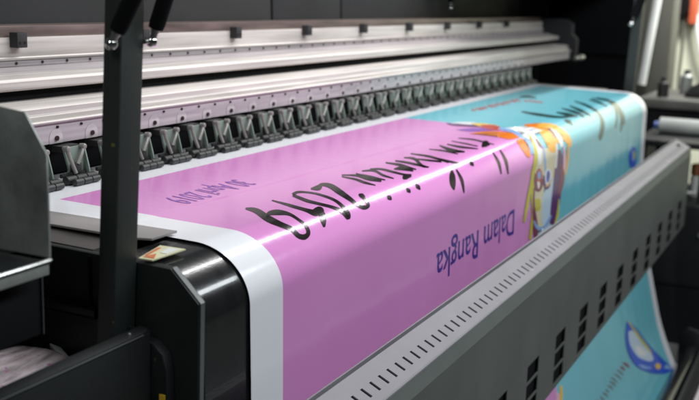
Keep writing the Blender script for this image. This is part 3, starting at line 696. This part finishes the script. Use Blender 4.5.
sheetify(pierced((C[0], C[1]-0.0006), D, vt, vents).build('front_panel', 'panel', DU, smooth=False), 0.003)
MB().ex([(0.672, -0.742), (0.741, -0.700), (0.741, -1.106), (0.672, -1.106)], DX0+0.01, DX1-0.01).build('inner_shade_box', 'dark', DU)  # near-black filler puts the inner shade behind slots and vents
MB().ex([(0.745, -0.701), (0.748, -0.701), (0.748, -1.1105), (0.745, -1.1105)], DX0, DX1).build('back_panel', 'panel', DU)
sheetify(MB().add([(x, y, -1.1113) for y in (0.6632, 0.748) for x in (DX0, DX1)], [(0, 1, 3, 2)]).build('bottom_panel', 'panel', DU, smooth=False), 0.003)
for xa, xb in ((DX0-0.006, DX0-0.0005), (DX1+0.0005, DX1+0.006)):
    MB().ex([(0.7485, -0.6660), (0.740, -0.6695), (B[0]-0.0005, B[1]-0.0005), (C[0]-0.0005, C[1]), (0.6627, -1.1115), (0.7485, -1.1115)], xa, xb).build('end_cap', 'panel', DU, bevel=0.001)
for xa in (1.20, 4.95):
    box('mount_arm', 'black', DU, xa, xa+0.06, 0.7485, 0.899, -1.00, -0.94)
MB().lathe((DX1-0.13, 0.712, -0.690), (DX1-0.13, 0.718, -0.678), [(0, 0.012), (1, 0.012)], 12).build('top_plug', 'rubber', DU)
rd = MB().cyl((3.47, 0.6632, -0.875), (3.47, 0.6612, -0.875), 0.0022, 8).build('indicator', 'red', DU)

# ------------------------------------------------------------------ take-up roller under the sheet
TU = thing('take_up_roller', (3.1, 0.52, FLOOR), 'dark take-up bar near the floor under the hanging sheet', 'roller')
MB().cyl((1.0, 0.535, -1.70), (5.06, 0.535, -1.70), 0.042, 24).build('tube', 'gloss', TU)
MB().ex([(0.455, -1.685), (0.475, -1.655), (0.488, -1.655), (0.478, -1.700), (0.455, -1.740)], 0.9, 5.10).build('guard_rail', 'black', TU, bevel=0.004)
MB().cyl((0.95, 0.440, -1.76), (5.10, 0.440, -1.76), 0.017, 14).build('tension_bar', 'alug', TU)
for x in (0.93, 5.07): MB().ex([(0.60, FLOOR), (0.60, -1.62), (0.56, -1.58), (0.48, -1.60), (0.40, -1.72), (0.38, FLOOR)], x, x+0.03).build('stand', 'black', TU, bevel=0.004)

# ------------------------------------------------------------------ background at the far end
CB_ = MB().box(5.55, 6.28, 0.30, 0.885, FLOOR, -1.05).build('equipment_cabinet', 'black', bevel=0.008)
tag(CB_, 'black equipment cabinet standing behind the end of the drying unit', 'cabinet')
MB().box(5.545, 5.5495, 0.45, 0.85, -1.5, -1.49).build('door_seam', 'dark', CB_)
MB().cyl((5.55, 0.60, -1.20), (5.53, 0.60, -1.20), 0.012, 10).build('lock', 'steel', CB_)
BT = thing('ink_bottle', (5.75, 0.57, -1.05), 'pale mint plastic bottle with a thin white nozzle lying on the black cabinet', 'bottle')
MB().lathe((5.70, 0.50, -1.005), (5.70, 0.65, -1.005), [(0, 0.035), (0.08, 0.045), (0.7, 0.045), (0.92, 0.028), (1, 0.018)], 18).build('bottle_body', 'mint', BT)
MB().lathe((5.70, 0.65, -1.005), (5.70, 0.745, -1.005), [(0, 0.012), (0.3, 0.010), (1, 0.007)], 10).build('nozzle', 'white', BT)
JR = thing('small_jar', (5.9, 0.68, -1.05), 'brown capped white jar on the black cabinet', 'jar')
MB().lathe((5.9, 0.68, -1.05), (5.9, 0.68, -0.93), [(0, 0.04), (0.9, 0.045), (1, 0.03)], 16).build('jar_body', 'white', JR)
MB().lathe((5.9, 0.68, -0.9299), (5.9, 0.68, -0.87), [(0, 0.045), (0.9, 0.045), (1, 0.035)], 16).build('cap', 'brownp', JR)
TB = thing('work_table', (6.75, 0.75, FLOOR), 'grey topped work table beyond the printer end', 'table')
MB().box(6.38, 7.25, 0.50, 1.14, -0.62, -0.56).build('table_top', 'tablet', TB, bevel=0.012)
MB().box(6.40, 7.23, 0.52, 1.12, -0.86, -0.6205).build('apron_box', 'dark', TB, bevel=0.006)
for x in (6.42, 7.17):
    for y in (0.54, 1.06): MB().box(x, x+0.05, y, y+0.05, FLOOR, -0.8605).build('leg', 'black', TB)
DP = thing('tape_dispenser', (6.7, 0.80, -0.56), 'dark rounded tape dispenser on the grey work table', 'dispenser')
MB().ex([(0.68, -0.559), (0.68, -0.50), (0.74, -0.46), (0.80, -0.455), (0.86, -0.49), (0.90, -0.54), (0.90, -0.559)], 6.62, 6.76).build('base', 'rubber', DP, bevel=0.01)
MB().cyl((6.64, 0.775, -0.43), (6.74, 0.775, -0.43), 0.04, 18).build('tape_roll', 'alug', DP)
RL = MB().lathe((6.10, 0.70, -0.56), (6.10, 0.98, -0.545), [(0, 0.03), (0.03, 0.05), (0.97, 0.05), (1, 0.03)], 18)
SHF = thing('side_shelf', (6.05, 0.80, FLOOR), 'black narrow shelf stand between the printer and the work table', 'shelf')
MB().box(5.62, 6.27, 0.60, 1.00, -0.75, -0.72).build('shelf_board', 'black', SHF, bevel=0.004)
for x in (5.64, 6.22):
    for y in (0.62, 0.95): MB().box(x, x+0.03, y, y+0.03, -1.05 if y < 0.885 else FLOOR, -0.7505).build('shelf_leg', 'black', SHF)
RO = thing('vinyl_roll', (5.95, 0.8, -0.72), 'white roll with a blue core on the narrow shelf', 'roll')
MB().lathe((5.95, 0.66, -0.673), (5.95, 0.93, -0.673), [(0, 0.030), (0.02, 0.047), (0.98, 0.047), (1, 0.030)], 20).build('roll_body', 'greyw', RO)
MB().cyl((5.95, 0.9301, -0.673), (5.95, 0.955, -0.673), 0.022, 14).build('core', 'blue', RO)
CP = MB().tube([(7.45, 1.265, 1.55), (7.45, 1.255, 0.4), (7.45, 1.25, 0.1), (7.45, 1.29, -0.30), (7.45, 1.315, -0.56)], 0.031, 14).build('white_conduit', 'white')
tag(CP, 'white hanging conduit pipe beside the olive grey column', 'pipe')
HG = thing('wall_tool', (8.9, 1.33, -0.1), 'black and red cable reel hung on the cream wall', 'tool')
MB().lathe((8.995, 1.36, 0.02), (8.80, 1.36, 0.02), [(0, 0.13), (0.3, 0.14), (0.32, 0.09), (0.8, 0.09), (0.82, 0.14), (1, 0.13)], 20).build('reel', 'dark', HG)
MB().box(8.85, 8.995, 1.16, 1.23, -0.14, 0.20).build('red_handle', 'red', HG, bevel=0.02)
HS = MB().tube([(8.9, 1.17, -0.06), (8.9, 1.15, -0.20), (8.9, 1.11, -0.36), (8.9, 1.05, -0.50), (8.9, 0.98, -0.7), (8.9, 0.9, -1.0)], 0.026, 10).build('white_hose', 'white')
tag(HS, 'white hose hanging from the cream wall', 'hose')
CBL = MB().tube([(8.9, 1.27, -0.12), (8.9, 1.262, -0.35), (8.9, 1.268, -0.6), (8.9, 1.25, -0.9), (8.9, 1.26, -1.3)], 0.013, 8).build('black_cable', 'wallg')
tag(CBL, 'thin dark cable hanging down the cream wall under the reel', 'cable')
for nm, yy, xx, hh, ww, mm, lb in (('ink_tin', 1.02, 6.55, 0.10, 0.035, 'rubber', 'black ink tin at the edge of the grey work table'), ('ink_jar', 0.93, 6.9, 0.13, 0.04, 'galv', 'grey ink jar standing on the grey work table'), ('spray_can', 0.66, 6.95, 0.20, 0.032, 'dark', 'tall black spray can behind the tape dispenser')):
    it = thing(nm, (xx, yy, -0.56), lb, nm.split('_')[1])
    MB().lathe((xx, yy, -0.5599), (xx, yy, -0.56+hh), [(0, ww), (0.85, ww), (0.95, ww*0.7), (1, ww*0.5)], 16).build('can_body', mm, it)
    MB().lathe((xx, yy, -0.5599+hh), (xx, yy, -0.535+hh), [(0, ww*0.55), (1, ww*0.5)], 12).build('lid', 'rubg', it)
BX = MB().box(6.4, 6.7, 0.86, 1.1, FLOOR, -1.50).build('cardboard_box', 'card', bevel=0.004)
tag(BX, 'small cream cardboard box on the floor under the work table', 'box')

for o in bpy.data.objects:
    if '_o' in o: del o['_o']
